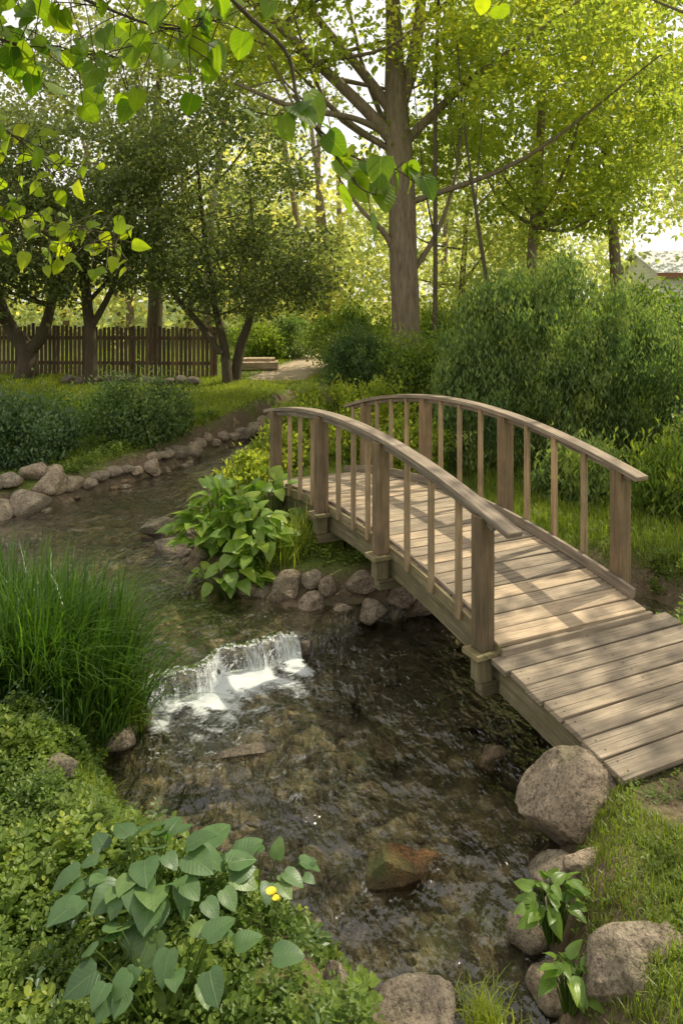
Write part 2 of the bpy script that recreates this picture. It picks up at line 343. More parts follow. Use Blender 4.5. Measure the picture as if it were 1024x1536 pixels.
# ---------------------------------------------------------------- rocks
import bmesh
def ico(sub):
    bm=bmesh.new(); bmesh.ops.create_icosphere(bm,subdivisions=sub,radius=1)
    V=np.array([v.co[:] for v in bm.verts]); F=np.array([[v.index for v in f.verts] for f in bm.faces]); bm.free(); return V,F
I2=ico(3);I3=ico(5);I1=ico(2)
def rock(c,dim,rot=0,I=I3,cuts=12,rough=.05,lo=.6,hi=.9):
    V=I[0].copy()
    for k in range(cuts):
        n=rdir(1)[0]; dd=rng.uniform(lo,hi); s=V@n; m_=s>dd; V[m_]-=np.outer((s[m_]-dd)*.9,n)
    o=rng.integers(0,50)
    V*= (1+rough*2*(vn(V[:,0]+V[:,2]*.7,V[:,1]-V[:,2]*.6,.4,o)-.5)+rough*(vn(V[:,0]-V[:,2],V[:,1]+V[:,2],.15,o+1)-.5))[:,None]
    V=V/np.abs(V).max(0)*np.array(dim); ca,sa=math.cos(rot),math.sin(rot)
    V=V@np.array([[ca,sa,0],[-sa,ca,0],[0,0,1]])
    return V+np.array(c),I[1]
for (x,y,z,dx,dy,dz,r,t) in [(1.33,4.0,.19,.38,.26,.27,.1,.75),(1.20,3.55,.11,.2,.16,.17,.8,.7),(1.30,3.30,.16,.2,.13,.14,.2,.95),(1.2,2.93,.18,.27,.2,.24,.1,.5),(1.03,3.72,.0,.13,.1,.09,1.,.4),
   (.24,2.84,.06,.26,.18,.17,.6,.5),(-.02,2.86,.12,.12,.15,.17,.2,.3),(1.72,3.1,.2,.22,.2,.13,0,.3),(-1.62,4.12,.3,.19,.12,.07,.2,.3),(.98,2.66,-.02,.12,.12,.09,.2,.3),(.9,3.45,-.02,.08,.07,.06,.4,.4),(1.5,3.62,.2,.15,.12,.13,.4,.6)]:
    V,F=rock((x,y,z),(dx,dy,dz),r,I3,14,.07,.55,.88); build('boulder',[(V,F,t,0)],[ROCK],smooth=True)
V,F=rock((.24,3.72,.02),(.20,.12,.10),.5,I3,14,.06,.45,.8); build('mossy_stream_rock',[(V,F,.2,0)],[ROCKM],smooth=True)
V,F=rock((.42,3.86,-.05),(.16,.1,.08),.1,I3,14,.06,.45,.8); build('mossy_stream_rock',[(V,F,.7,0)],[ROCKM],smooth=True)
V,F=rock((-.6,4.75,-.0),(.24,.06,.03),.35,I3,18,.06,.45,.8); build('flat_stream_rock',[(V,F,.2,0)],[ROCK],smooth=True)
V,F=rock((-.93,4.0,.0),(.12,.05,.03),.6,I3,16); build('flat_stream_rock',[(V,F,.2,0)],[ROCK],smooth=True)
V,F=rock((-2.15,8.75,.2),(.24,.16,.13),.1); build('stream_rock',[(V,F,.0,0)],[ROCK],smooth=True)
V,F=rock((-1.9,8.2,.16),(.22,.14,.1),.4); build('stream_rock',[(V,F,.0,0)],[ROCK],smooth=True)
for (x,y,z,w,t) in [(.95,4.75,-.04,.11,.8),(.35,4.9,-.1,.12,.4),(-.35,4.35,-.04,.09,.7),(.6,3.3,-.08,.12,.3),(.1,5.6,-.08,.14,.1),(.9,5.3,-.09,.13,.4),(-.15,3.9,-.08,.1,.5),(-.9,4.6,-.1,.13,.9),(.75,4.2,-.1,.12,1)]:
    V,F=rock((x,y,z),(w*1.3,w,w*.6),rng.random()*3,I3,14,.06,.5,.85); build('stream_rock',[(V,F,t,0)],[ROCKB],smooth=True)
parts=[]
for (px,Yd,z,w,h) in [(433,6.75,.25,.17,.19),(468,6.6,.14,.14,.16),(468,6.72,.36,.11,.09),(492,6.72,.3,.1,.1),(512,6.62,.1,.15,.11),(555,6.62,.11,.15,.12),(540,6.8,.3,.2,.1),(600,6.78,.18,.16,.14),(640,6.85,.1,.16,.16),(690,6.95,.12,.18,.16),(585,6.95,.33,.16,.09),(400,6.95,.12,.15,.12),(455,6.55,.0,.1,.08)]:
    X0=(px-512)/1109*Yd; V,F=rock((X0,Yd,z),(w,w*.8,h),rng.random(),I2 if w<.12 else I3,12,.06,.55,.9); parts.append((V,F,rng.uniform(.5,1),0))
for uu in np.arange(-.1,1.5,.17):
    p=LA+LD*uu+LN*(.03-wob(uu)); w=rng.uniform(.09,.12); V,F=rock((p[0],p[1],.03),(w,w*.6,.095),.6,I2,12); parts.append((V,F,.0,0))
build('stone_bank_wall',parts,[ROCK],smooth=True)
parts=[]
def along(pts,step,smin,smax,jit=.12,zadd=.0,I=I2):
    p=cat([(a,b,0,0) for a,b in pts],12)[:,:2]
    seg=np.r_[0,np.cumsum(np.linalg.norm(np.diff(p,axis=0),axis=1))]
    s=0
    while s<seg[-1]:
        x=np.interp(s,seg,p[:,0])+rng.normal()*jit; y=np.interp(s,seg,p[:,1])+rng.normal()*jit
        w=rng.uniform(smin,smax); z=float(ground(np.array([x]),np.array([y]))[0])
        V,F=rock((x,y,max(z,.0)+w*.15+zadd),(w,w*rng.uniform(.65,.95),w*rng.uniform(.5,.75)),rng.random()*6,I,11,.05,.6,.92); parts.append((V,F,rng.uniform(.3,1),0))
        s+=w*rng.uniform(1.3,2.0)*step
along([(-1.2,16.5),(-1.7,15.2),(-2.1,14),(-2.6,12.8),(-2.98,11.8),(-3.4,10.9),(-3.9,9.95)],.95,.13,.24,.025,.03)
along([(-3.9,10.0),(-4.2,9.6),(-4.9,9.35)],.75,.22,.32,.05,.02)
along([(-3.95,10.3),(-4.4,9.9),(-5.2,9.7)],.8,.14,.24,.08,.06)
along([(-2.45,12.9),(-2.85,11.7),(-3.25,10.75),(-3.8,9.7),(-4.6,9.1)],2.2,.06,.11,.03)
build('bank_stones',parts,[ROCKP],smooth=True)
parts=[]
along([(1.15,3.75),(1.4,4.35),(1.75,4.85),(2.1,5.3)],1.0,.1,.17,.05)
along([(.82,2.9),(.92,3.3),(1.04,3.8)],1.0,.05,.12,.06)
along([(-1.6,4.7),(-1.44,5.05),(-1.6,5.4)],1.0,.08,.13,.05)
along([(-1.5,12.6),(-1.75,10.5),(-1.75,8.6),(-1.5,7.5),(-.8,6.9)],1.5,.06,.12,.05)
build('bank_stones',parts,[ROCK],smooth=True)
parts=[]
px_=rng.uniform(-4.5,2.4,9000); py_=2.6+rng.random(9000)**1.3*9; dd=sdf(px_,py_); k=(dd<.03)&(dd>-3)
px_,py_=px_[k],py_[k]; g=ground(px_,py_); sel=vn(px_,py_,.6,20)>.35
px_,py_,g=px_[sel],py_[sel],g[sel]
for x,y,z in list(zip(px_,py_,g))[:1500]:
    w=.016+.045*rng.random()**2.3; V,F=rock((x,y,z+w*.15),(w*1.3,w,w*.5),rng.random()*6,I1,6,.03); parts.append((V,F,rng.random(),0))
for i in range(120):
    j=rng.integers(len(px_)); w=rng.uniform(.06,.13); V,F=rock((px_[j],py_[j],g[j]-.005),(w*1.4,w,w*.45),rng.random()*6,I2,11,.06,.5,.85); parts.append((V,F,rng.random(),0))
build('streambed_pebbles',parts,[ROCKB],smooth=True)
# ---------------------------------------------------------------- boards
class Boards:
    def __init__(s): s.V=[];s.F=[];s.uv=[];s.t=[];s.n=0
    def box(s,c,ax,ay,az,hx,hy,hz,tint=None,long=0):
        c=np.array(c,float);A=[nrmz(np.array(a,float)) for a in (ax,ay,az)];h=[hx,hy,hz]
        sg=[(-1,-1,-1),(1,-1,-1),(1,1,-1),(-1,1,-1),(-1,-1,1),(1,-1,1),(1,1,1),(-1,1,1)]
        loc=np.array([[g[i]*h[i] for i in range(3)] for g in sg])
        s.V.append(c+loc@np.array(A))
        fs=[(0,3,2,1),(4,5,6,7),(0,1,5,4),(1,2,6,5),(2,3,7,6),(3,0,4,7)]
        o=rng.random(2)*20; oth=[i for i in range(3) if i!=long]; t=rng.random() if tint is None else tint
        for f in fs:
            s.F.append([i+s.n for i in f]); s.t.append(t)
            for i in f: s.uv.append((loc[i][long]+o[0],loc[i][oth[0]]+loc[i][oth[1]]*1.0+o[1]))
        s.n+=8
    def sweep(s,C,W,H,hw,hh,tint=None):
        n=len(C); o=rng.random(2)*20; t=rng.random() if tint is None else tint
        l=np.r_[0,np.cumsum(np.linalg.norm(np.diff(C,axis=0),axis=1))]
        q=[(-1,-1),(1,-1),(1,1),(-1,1)]
        for i in range(n):
            s.V.append(np.array([C[i]+W[i]*hw*a+H[i]*hh*b for a,b in q]))
        vv=[0,2*hw,2*hw+2*hh,4*hw+2*hh,4*hw+4*hh]
        for i in range(n-1):
            for j in range(4):
                j2=(j+1)%4; s.F.append([s.n+i*4+j,s.n+i*4+j2,s.n+i*4+4+j2,s.n+i*4+4+j]); s.t.append(t)
                s.uv+= [(l[i]+o[0],vv[j]+o[1]),(l[i]+o[0],vv[j+1]+o[1]),(l[i+1]+o[0],vv[j+1]+o[1]),(l[i+1]+o[0],vv[j]+o[1])]
        for e,f in ((0,(0,3,2,1)),(n-1,(0,1,2,3))):
            s.F.append([s.n+e*4+i for i in f]); s.t.append(t); s.uv+=[(o[0]+q[i][0]*hw,o[1]+q[i][1]*hh) for i in f]
        s.n+=4*n
    def done(s,name,mat,parent,bev=.005):
        ob=build(name,[(np.concatenate(s.V),np.array(s.F),np.array(s.t),0)],[mat],parent,uv=s.uv)
        b=ob.modifiers.new('bevel','BEVEL'); b.width=bev; b.segments=2; b.limit_method='ANGLE'; b.angle_limit=.7
        return ob
dv=np.array([-.436,.9,0]); dv=nrmz(dv); nv=np.array([dv[1],-dv[0],0]); P1=np.array([.963,4.9,0]); UPV=np.array([0,0,1.])
def bp(s,w,z): return P1+dv*s+nv*w+UPV*z
def deckz(s): return .9-.045*(s-2.3)**2
def railz(s): 
    return 1.80-.055*(s-2.3)**2 if s>0 else 1.80-.055*5.29+.253*s
br=empty('wooden_footbridge')
B=Boards()
s=-.02
while s<5.1:
    z=deckz(s); tn=nrmz(dv-UPV*(.09*(s-2.3))); up=np.cross(nv,tn); up=up if up[2]>0 else -up
    nj=nrmz(nv+dv*rng.normal()*.004+UPV*rng.normal()*.003)
    B.box(bp(s,.71+rng.normal()*.009,z-.0175+rng.normal()*.002),nj,tn,up,.665,.069,.0175)
    s+=.15
B.done('deck_planks',WDECK,br,.006)
B=Boards()
zr0,zr1=.595,.425
for i in range(7):
    s=-.16-i*.158; t=(-s)/1.12; z=zr0+(zr1-zr0)*t
    tn=nrmz(dv+UPV*.155); up=np.cross(nv,tn); up=up if up[2]>0 else -up
    nj=nrmz(nv+dv*rng.normal()*.004+UPV*rng.normal()*.003)
    B.box(bp(s,.78+rng.normal()*.009,z-.019+rng.normal()*.002),nj,tn,up,.80,.073,.019)
B.box(bp(-.10,.72,.585),nv,dv,UPV,.68,.016,.035,.3)
B.done('ramp_planks',WDECK,br,.006)
B=Boards()
def arcs(s0,s1,w,fz,n=26):
    ss=np.linspace(s0,s1,n); C=np.array([bp(a,w,fz(a)) for a in ss]); T=nrmz(np.gradient(C,axis=0)); W=np.repeat(nv[None],n,0); H=np.cross(T,W); H*=np.sign(H[:,2:3]); return C,W,H
for w in (.085,.72,1.335):
    B.sweep(*arcs(-.08,5.1,w,lambda a:deckz(a)-.15),.035,.112,.4)
B.sweep(*arcs(-.09,5.1,.035,lambda a:deckz(a)-.045),.014,.045,.75)
for w in (.04,.76,1.5):
    ss=np.linspace(-1.14,-.12,6); C=np.array([bp(a,w,zr0+(zr1-zr0)*(-a/1.12)-.038-.095) for a in ss]); 
    B.sweep(C,np.repeat(nv[None],6,0),np.repeat(UPV[None],6,0),.035,.093,.35)
B.done('side_beams',WBEAM,br)
B=Boards()
lp=[0,1.39,2.59,3.83]; rp=[.22,1.62,3.02,4.45]
for s in lp:
    z0=deckz(s)-.06; z1=railz(s)-.03
    B.box(bp(s,-.035,(z0+z1)/2),dv,UPV,nv,.055,(z1-z0)/2,.055,rng.uniform(.2,.6),1)
for s in rp:
    z0=deckz(s)-.25; z1=railz(s)+.04
    B.box(bp(s,1.43,(z0+z1)/2),dv,UPV,nv,.055,(z1-z0)/2,.055,rng.uniform(.5,.9),1)
B.done('posts',WPOST,br)
B=Boards()
for s in lp:
    z0=deckz(s)-.06
    B.box(bp(s,-.06,z0-.022),dv,UPV,nv,.085,.020,.085,.9,0)
    B.box(bp(s,-.045,z0-.125),dv,UPV,nv,.05,.081,.055,.5,1)
    B.box(bp(s,-.045,z0-.235),dv,UPV,nv,.035,.028,.035,.3,1)
    B.box(bp(s,.65,deckz(s)-.315),nv,dv,UPV,.72,.04,.045,.2,0)
B.done('post_brackets',WBEAM,br,.008)
B=Boards()
def bal(s,w,dz):
    z0=deckz(s)-.07; z1=railz(s)-.03+dz; a=s+rng.normal()*.006
    B.box(bp(a,w,(z0+z1)/2),nrmz(dv+UPV*rng.normal()*.006),UPV,nv,.026,(z1-z0)/2,.016,rng.uniform(.35,1),1)
for a,b in zip(lp[:-1],lp[1:]):
    for k in range(1,4): bal(a+(b-a)*k/4,.008,0)
for a,b in zip([.22,1.62,3.02],[1.62,3.02,4.45]):
    for k in range(1,4): bal(a+(b-a)*k/4,1.40,.06)
bal(4.75,1.40,.06)
B.done('balusters',WBAL,br,.004)
B=Boards()
B.sweep(*arcs(-.3,4.15,-.01,lambda a:railz(a)-.005,40),.062,.019,.6)
B.sweep(*arcs(-.12,4.05,-.03,lambda a:railz(a)-.05,36),.018,.026,.3)
B.sweep(*arcs(.0,4.95,1.42,lambda a:railz(a)+.055,40),.062,.019,.7)
B.sweep(*arcs(.1,4.85,1.42,lambda a:railz(a)+.012,36),.018,.024,.3)
B.done('handrails',WRAIL,br,.006)
B=Boards()
B.sweep(*arcs(.02,4.9,1.355,lambda a:deckz(a)+.045,30),.018,.04,.5)
B.sweep(*arcs(.07,3.8,.075,lambda a:deckz(a)+.015,30),.014,.014,.5)
B.done('curb_rails',WRAIL,br,.004)
m,nt,out=newmat('rusty_steel'); p=princ(nt,out,(.06,.045,.035),.5); STL=m
sc=[]; an=np.arange(8)/8*6.283
s=-.02
pts=[]
while s<5.1:
    for w in (.09,.72,1.33):
        for q in (-.03,.03): pts.append(bp(s+q,w,deckz(s+q)+.001))
    s+=.15
for i in range(7):
    for w in (.05,.76,1.48):
        for q in (-.035,.035):
            s_=-.16-i*.158+q; pts.append(bp(s_,w,zr0+(zr1-zr0)*(-s_/1.12)+.002))
for p_ in pts:
    V=np.array([[p_[0]+.005*math.cos(a),p_[1]+.005*math.sin(a),p_[2]+.0015] for a in an]); sc.append((V,np.array([[0,1,2,3],[0,3,4,7],[4,5,6,7]]),.5,0))
build('deck_screws',sc,[STL],br)
# ---------------------------------------------------------------- trees
def clumpleaves(C,R,n,size,up=.5,flat=.6,asp=.6,dirb=None,tm=.5,tv=.22,lm=(L4v,L4f)):
    k=len(C); P=np.repeat(C,n,0); r=np.repeat(R,n)
    o=rng.normal(size=(k*n,3))*.5; o[:,2]*=flat; P=P+o*r[:,None]
    Dd=rdir(k*n)+nrmz(o)*.4+np.array([0,0,-.25]) if dirb is None else rdir(k*n)*.6+dirb
    Nn=rdir(k*n)+np.array([0,0,up*1.6])
    L=size*rng.uniform(.6,1.35,k*n)
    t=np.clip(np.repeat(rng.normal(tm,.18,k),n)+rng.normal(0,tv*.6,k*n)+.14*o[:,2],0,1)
    V,F=inst(lm[0],lm[1],P,Dd,Nn,L,L*asp)
    return (V,F,np.repeat(t,len(lm[1])),0)
def shell(c,r,k,inner=.35,flatb=True):
    o=rdir(k)*(inner+(1-inner)*rng.random(k)**.6)[:,None]
    if flatb: o[:,2]=np.where(o[:,2]<0,o[:,2]*.75,o[:,2])
    return np.array(c)+o*np.array(r)
def tree(name,trunks,crowns,leaf,bark,size,k,n,limbs=12,crad=.85,tm=.5,asp=.6,sides=10):
    e=empty(name); tp=[]
    for t in trunks: V,F=tube(t,sides,5,.05); tp.append((V,F,.5,0))
    Cs=[];fol=[]
    for c,r,w in crowns:
        kk=int(k*w); C=shell(c,r,kk); Cs.append(C)
    C=np.concatenate(Cs); R=crad*rng.uniform(.6,1.3,len(C))
    fol.append(clumpleaves(C,R,n,size,tm=tm,asp=asp))
    main=[cat(t,6) for t in trunks]
    for i in range(limbs):
        q=C[rng.integers(len(C))]; m_=main[rng.integers(len(main))]
        cand=m_[(m_[:,2]<q[2]-.3)&(m_[:,2]>m_[0,2]+.35*(m_[-1,2]-m_[0,2]))]
        if len(cand)==0: continue
        a=cand[rng.integers(len(cand))]; mid=(a[:3]*.5+q*.5)+np.array([0,0,-.12*np.linalg.norm(q-a[:3])])+rng.normal(size=3)*.15
        r0=min(a[3]*.5,.07); V,F=tube([(*a[:3],r0),(*mid,r0*.6),(*q,r0*.2)],6,4); tp.append((V,F,.5,0))
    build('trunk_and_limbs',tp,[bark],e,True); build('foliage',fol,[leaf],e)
    return e
G=lambda x,y: float(ground(np.array([x]),np.array([y]))[0])
tr_m=[(1.33,15,.4,.42),(1.3,15,1.5,.31),(1.27,15,3.5,.28),(1.2,15,5.4,.27),(1.13,15,6.6,.25),(1.05,15,8.5,.16),(.95,15,11,.1),(.9,15,13,.05)]
l1=[(1.15,15,6.0,.15),(.5,14.8,6.7,.12),(-.5,14.6,7.6,.1),(-1.5,14.4,8.5,.08),(-2.6,14.2,9.3,.05)]
l2=[(1.12,15,6.6,.13),(.5,15.2,7.5,.1),(-.4,15.3,8.6,.08),(-1.4,15.4,10,.05)]
l3=[(1.2,15,6.0,.11),(1.8,14.9,6.6,.09),(2.6,14.7,7.3,.07),(3.6,14.5,8,.04),(5,14.3,9,.02)]
l4=[(1.15,15,6.7,.17),(1.5,15.1,8,.13),(1.7,15.2,10,.09),(1.9,15.2,12,.05)]
l5=[(1.2,15,3.5,.09),(.9,14.9,4.2,.06),(.4,14.8,4.7,.04),(-.1,14.8,5.4,.02)]
l6=[(1.25,15,3.2,.07),(1.9,15,4.2,.05),(2.3,15,5.4,.03),(2.5,15,7,.02)]
l7=[(.9,15,6.3,.08),(.2,14.6,6.5,.06),(-.9,14.2,6.6,.05),(-2,14,7,.03)]
tree('maple_tree',[tr_m,l1,l2,l3,l4,l5,l6,l7],[((1.2,15.5,9.8),(6.0,2.8,3.2),1),((3.8,14.5,7.8),(2.6,2,1.6),.2),((-1.8,14.8,8.2),(2.6,1.6,1.3),.15),((1.6,16.2,6.2),(1.6,1.2,1.3),.08)],G_MAPLE,BARK,.15,150,130,20,.68,.6)
def simple(x,y,pts): return [(x+a,y+b,G(x,y)-.15+c,r) for a,b,c,r in pts]
tree('plum_tree',[simple(-2.75,18.0,[(0,0,0,.14),(-.1,0,1,.11),(-.35,0,2.2,.09),(-.6,0,4,.06),(-.8,0,6,.03)]),simple(-2.65,18.3,[(0,0,0,.15),(.15,0,1.0,.12),(.4,0,1.8,.1),(.5,0,3,.07),(.4,-.2,5,.03)]),simple(-2.9,17.8,[(-.0,0,.9,.08),(-.5,0,1.6,.08),(-1.2,0,2.5,.06),(-1.7,0,4,.03)])],
  [((-3.1,17,4.9),(2.9,1.8,3.0),1),((-1.6,17,3.4),(1.2,1.2,1.2),.18)],G_OLIVE,BARK2,.11,145,145,12,.6,.55)
tree('plum_tree',[simple(-6.1,18.0,[(0,0,0,.17),(0,0,1.2,.14),(-.1,0,2.4,.12),(-.3,0,5,.06)]),simple(-6.1,18.0,[(0,0,1.5,.09),(.5,0,2.4,.07),(1.1,0,3.8,.04)])],
  [((-6.2,17,5.0),(2.6,1.8,3.0),1)],G_OLIVE,BARK2,.11,125,145,10,.6,.5)
tree('plum_tree',[simple(-8.0,18.6,[(0,0,0,.28),(.1,0,.8,.22),(-.4,0,1.6,.17),(-.9,0,3,.1)]),simple(-8.0,18.6,[(0,0,.7,.18),(.5,0,1.3,.15),(.8,0,2.4,.1),(1.2,0,4,.05)])],
  [((-8.6,17,4.7),(3.0,1.8,3.1),1)],G_OLIVE,BARK2,.11,125,145,10,.65,.45)
tree('ash_tree',[simple(-5.6,22,[(0,0,0,.25),(.1,0,3,.2),(0,0,6,.14),(.3,0,10,.05)])],
  [((-5.6,21.5,9),(5.5,3,3.4),1)],G_OLIVE,BARK2,.16,115,120,12,.9,.85)
tree('birch_tree',[simple(4.6,17.5,[(0,0,0,.16),(-.1,0,3,.12),(.1,0,6,.1),(.3,0,10,.04)])],[((4.9,17.5,7.2),(3.1,2.0,4.4),1)],G_MAPLE,BARK,.14,135,130,10,.74,.6)
tree('birch_tree',[simple(7.3,20,[(0,0,0,.2),(.1,0,3,.15),(-.2,0,7,.1),(0,0,12,.04)])],[((7.4,20,9.2),(2.7,2.2,5.0),1)],G_MAPLE,BARK,.16,105,130,10,.85,.5)
tree('ash_tree',[simple(11.6,24,[(0,0,0,.2),(.1,0,3,.16),(0,0,7,.12),(0,0,11,.04)])],[((12.0,24,8.6),(2.8,2.2,2.8),1)],G_DIST,BARK,.2,55,110,8,.9,.4)
tree('young_birch',[simple(3.0,13.5,[(0,0,0,.05),(-.15,0,1.5,.045),(-.45,0,3.4,.035),(-.75,0,5.5,.02),(-.9,0,7.2,.012)]),simple(2.0,14.2,[(-.25,0,0,.05),(-.2,0,3,.045),(-.2,0,6,.04),(-.1,0,9.5,.02)])],[((2.6,14,7.4),(1.6,1.2,1.8),1)],G_MAPLE,BARK2,.11,28,90,6,.5,.6)
tree('acacia_tree',[simple(3.4,21,[(0,0,0,.14),(0,0,2,.1),(.2,0,5,.05)])],[((3.4,21,4.4),(3.4,1.8,3.0),1)],G_DIST,BARK,.15,90,105,6,.75,.55)
tree('offscreen_dapple_tree',[simple(8.4,10.2,[(0,0,0,.3),(0,0,3,.24),(-.3,.2,6,.18),(-.6,.5,9,.1)])],[((7.0,10.8,9.7),(4.3,5.2,1.3),1)],G_MAPLE,BARK,.19,36,62,16,.75,.5)  # unseen tree added out of frame; sparse crown casts dappled shade on the bridge
C=[];R=[]
for i in range(22):
    x=rng.uniform(-24,24); y=rng.uniform(30,46); h=rng.uniform(8,14.)
    if abs(x+1)<3: h*=.75
    c=shell((x,y,1.5+h*.52),(rng.uniform(3,4.5),2.2,h*.52),22,.3,False); C.append(c)
c=np.stack([rng.uniform(-26,26,320),rng.uniform(27,38,320),rng.uniform(1,5.5,320)],1); 
C.append(c); C=np.concatenate(C); q=C[:,0]/C[:,1]; C=C[~((q>.38)&(C[:,0]<28)&(C[:,2]<7.0)&(C[:,1]<40))]
tp=[]
for i in range(22):
    x=rng.uniform(-20,20);y=rng.uniform(28,40)
    if x>10.5: continue
    V,F=tube([(x,y,0,.2),(x+rng.normal()*.3,y,5,.15),(x+rng.normal()*.6,y,11,.08)],6,3); tp.append((V,F,.5,1))
build('distant_trees',[clumpleaves(C,np.full(len(C),1.6),70,.34,tm=.6,tv=.3)]+tp,[G_DIST,BARK])
# ---------------------------------------------------------------- shrubs
def shrub(name,c,r,k,n,size,mat,crad=.3,asp=.45,tm=.5,stems=10,updir=.6,sprays=0):
    e=empty(name); C=shell(c,r,k,.45,False)
    if sprays:
        a=rng.random(sprays)*6.283; q=rng.random(sprays)**.5
        C2=np.stack([c[0]+r[0]*q*np.cos(a)*1.05,c[1]+r[1]*q*np.sin(a),c[2]+r[2]*np.sqrt(np.maximum(1-q*q,.02))*rng.uniform(.85,1.3,sprays)],1); C=np.vstack([C,C2])
    C[:,2]=np.maximum(C[:,2],c[2]-r[2]*.95); k=len(C)
    fol=[clumpleaves(C,crad*rng.uniform(.5,1.3,k),n,size,asp=asp,tm=tm,flat=1.2,dirb=np.array([0,0,updir]),tv=.3)]
    tp=[]
    g=G(c[0],c[1])-.05
    for i in range(stems):
        q=C[rng.integers(k)]; V,F=tube([(c[0]+rng.normal()*.1,c[1]+rng.normal()*.1,g,.02),(*(np.array([c[0],c[1],g])*.4+q*.6),.014),(*q,.005)],5,3); tp.append((V,F,.5,0))
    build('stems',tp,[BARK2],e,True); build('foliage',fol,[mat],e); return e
shrub('juniper_shrub',(3.15,11.2,1.75),(1.55,1.0,1.35),200,140,.09,G_SHRUB,.25,.3,.6,14,1.0,90)
shrub('juniper_shrub',(2.0,10.8,1.15),(.75,.7,.8),65,140,.085,G_SHRUB,.22,.3,.5,8,.9,25)
shrub('juniper_shrub',(4.4,11.0,1.35),(.85,.8,1.0),80,140,.085,G_SHRUB,.24,.3,.55,8,.9,30)
shrub('boxwood_shrub',(.35,14.2,1.45),(.62,.6,.85),90,170,.06,G_SHRUB,.24,.5,.3,6)
shrub('lilac_shrub',(1.7,13.6,1.3),(1.0,.7,.8),80,130,.08,G_COVER,.28,.5,.6,6,.6,15)
shrub('hedge_shrub',(5.6,12.6,1.3),(1.1,1.0,1.2),110,130,.09,G_SHRUB,.34,.5,.65,6,.6,20)
shrub('hedge_shrub',(7.0,16,1.5),(1.8,1.0,1.3),120,130,.11,G_COVER,.45,.5,.4,6,.6,20)
shrub('hedge_shrub',(4.9,9.4,.85),(.7,.6,.6),60,130,.08,G_SHRUB,.24,.55,.6,6,.6,15)
shrub('fern_shrub',(3.9,8.7,.6),(.5,.4,.4),40,90,.1,G_COVER,.2,.3,.6,6,.9,15)
shrub('fern_shrub',(3.0,9.3,.6),(.5,.4,.35),40,90,.09,G_SHRUB,.2,.35,.7,6,.9,15)
shrub('flowering_shrub',(-1.5,23.5,1.6),(.8,.7,.7),50,120,.1,G_SHRUB,.3,.5,.5,5)
shrub('flowering_shrub',(-2.6,22.8,1.5),(.9,.6,.55),50,120,.1,G_COVER,.3,.5,.7,5)
shrub('flowering_shrub',(.3,20,1.7),(1.3,.9,.9),80,120,.1,G_COVER,.35,.5,.7,5)
shrub('flowering_shrub',(2.6,17.5,1.6),(1.5,.9,1.2),90,120,.1,G_COVER,.4,.5,.7,5)
shrub('bank_shrub',(-3.5,12.6,.85),(.95,.7,.5),80,170,.06,G_SHRUB,.24,.55,.45,5,.6,15)
shrub('bank_shrub',(-5.2,11.3,.75),(1.2,.8,.55),110,170,.065,G_BLUES,.26,.55,.4,5,.6,15)
shrub('bank_shrub',(-4.7,13.2,.8),(1.0,.7,.35),60,150,.06,G_COVER,.24,.55,.4,5)
for (x,y,z,rx,rz) in [(-1.15,9.2,.6,.35,.3),(-.9,10.4,.65,.4,.4),(-.7,12,.8,.5,.4),(.1,10.9,.8,.5,.4),(-.2,13.3,1.0,.6,.4),(1.0,10.2,.8,.5,.45),(.6,12.3,1.0,.6,.5)]:
    shrub('leafy_plant',(x,y,z),(rx,rx*.8,rz),40,90,.075,G_MAPLE,.16,.55,.5,4)
# ---------------------------------------------------------------- grasses & groundcover
def sample(n,x0,x1,y0,y1): return rng.uniform(x0,x1,n),rng.uniform(y0,y1,n)
parts=[]
def lawn(n,x0,x1,y0,y1,h,w,dmin=.3,tm=.5,keep=None):
    x,y=sample(n,x0,x1,y0,y1); d=sdf(x,y); k=(d>dmin)&(pathm(x,y)<.3)&(DIRT(x,y)<.35)
    if keep is not None: k&=keep(x,y)
    rel=np.stack([x-P1[0],y-P1[1]],1); s=rel@dv[:2]; ww=rel@nv[:2]
    k&=~((s>-1.15)&(s<0)&(ww>-.05)&(ww<1.7))
    x,y,d=x[k],y[k],d[k]; z=ground(x,y,d); P=np.stack([x,y,z],1); m_=len(x)
    hh=h*rng.uniform(.5,1.3,m_)*(.6+.8*vn(x,y,.5,31)); V,F,ns=blades(P,hh,w*rng.uniform(.7,1.3,m_),rng.uniform(.1,1.0,m_),2)
    t=np.clip(tm+.5*(vn(x,y,.8,30)-.5)+rng.normal(0,.15,m_),0,1)
    parts.append((V,F,np.repeat(t,ns),0))
lawn(65000,-9,-.6,11,19,.09,.014,.3,.75)
lawn(15000,-9,3,18,26,.1,.02,.3,.7)
lawn(50000,1.8,7,5.4,11,.12,.010,.2,.5)
lawn(26000,1.0,2.6,2.4,5.0,.06,.005,.14,.5)
lawn(8000,-1.6,2.5,7.2,11,.13,.01,.1,.4)
build('grass',parts,[G_GRASS])
n=4200; a=rng.random(n)*6.283; r=np.sqrt(rng.random(n)); x=-2.2+.85*r*np.cos(a); y=5.1+.52*r*np.sin(a); k=sdf(x,y)>-.08; x,y=x[k],y[k]; n=len(x)
P=np.stack([x,y,ground(x,y)],1); ld=np.stack([x+2.15,y-5.15,0*x],1)+rng.normal(size=(n,3))*.5; ld[:,2]=0
V,F,ns=blades(P,rng.uniform(.4,1.05,n),rng.uniform(.010,.019,n),rng.uniform(.1,1.2,n)**1.2,6,ldir=ld)
build('tall_grass_clump',[(V,F,np.repeat(np.clip(rng.normal(.42,.27,n),0,1),ns),0)],[G_REED])
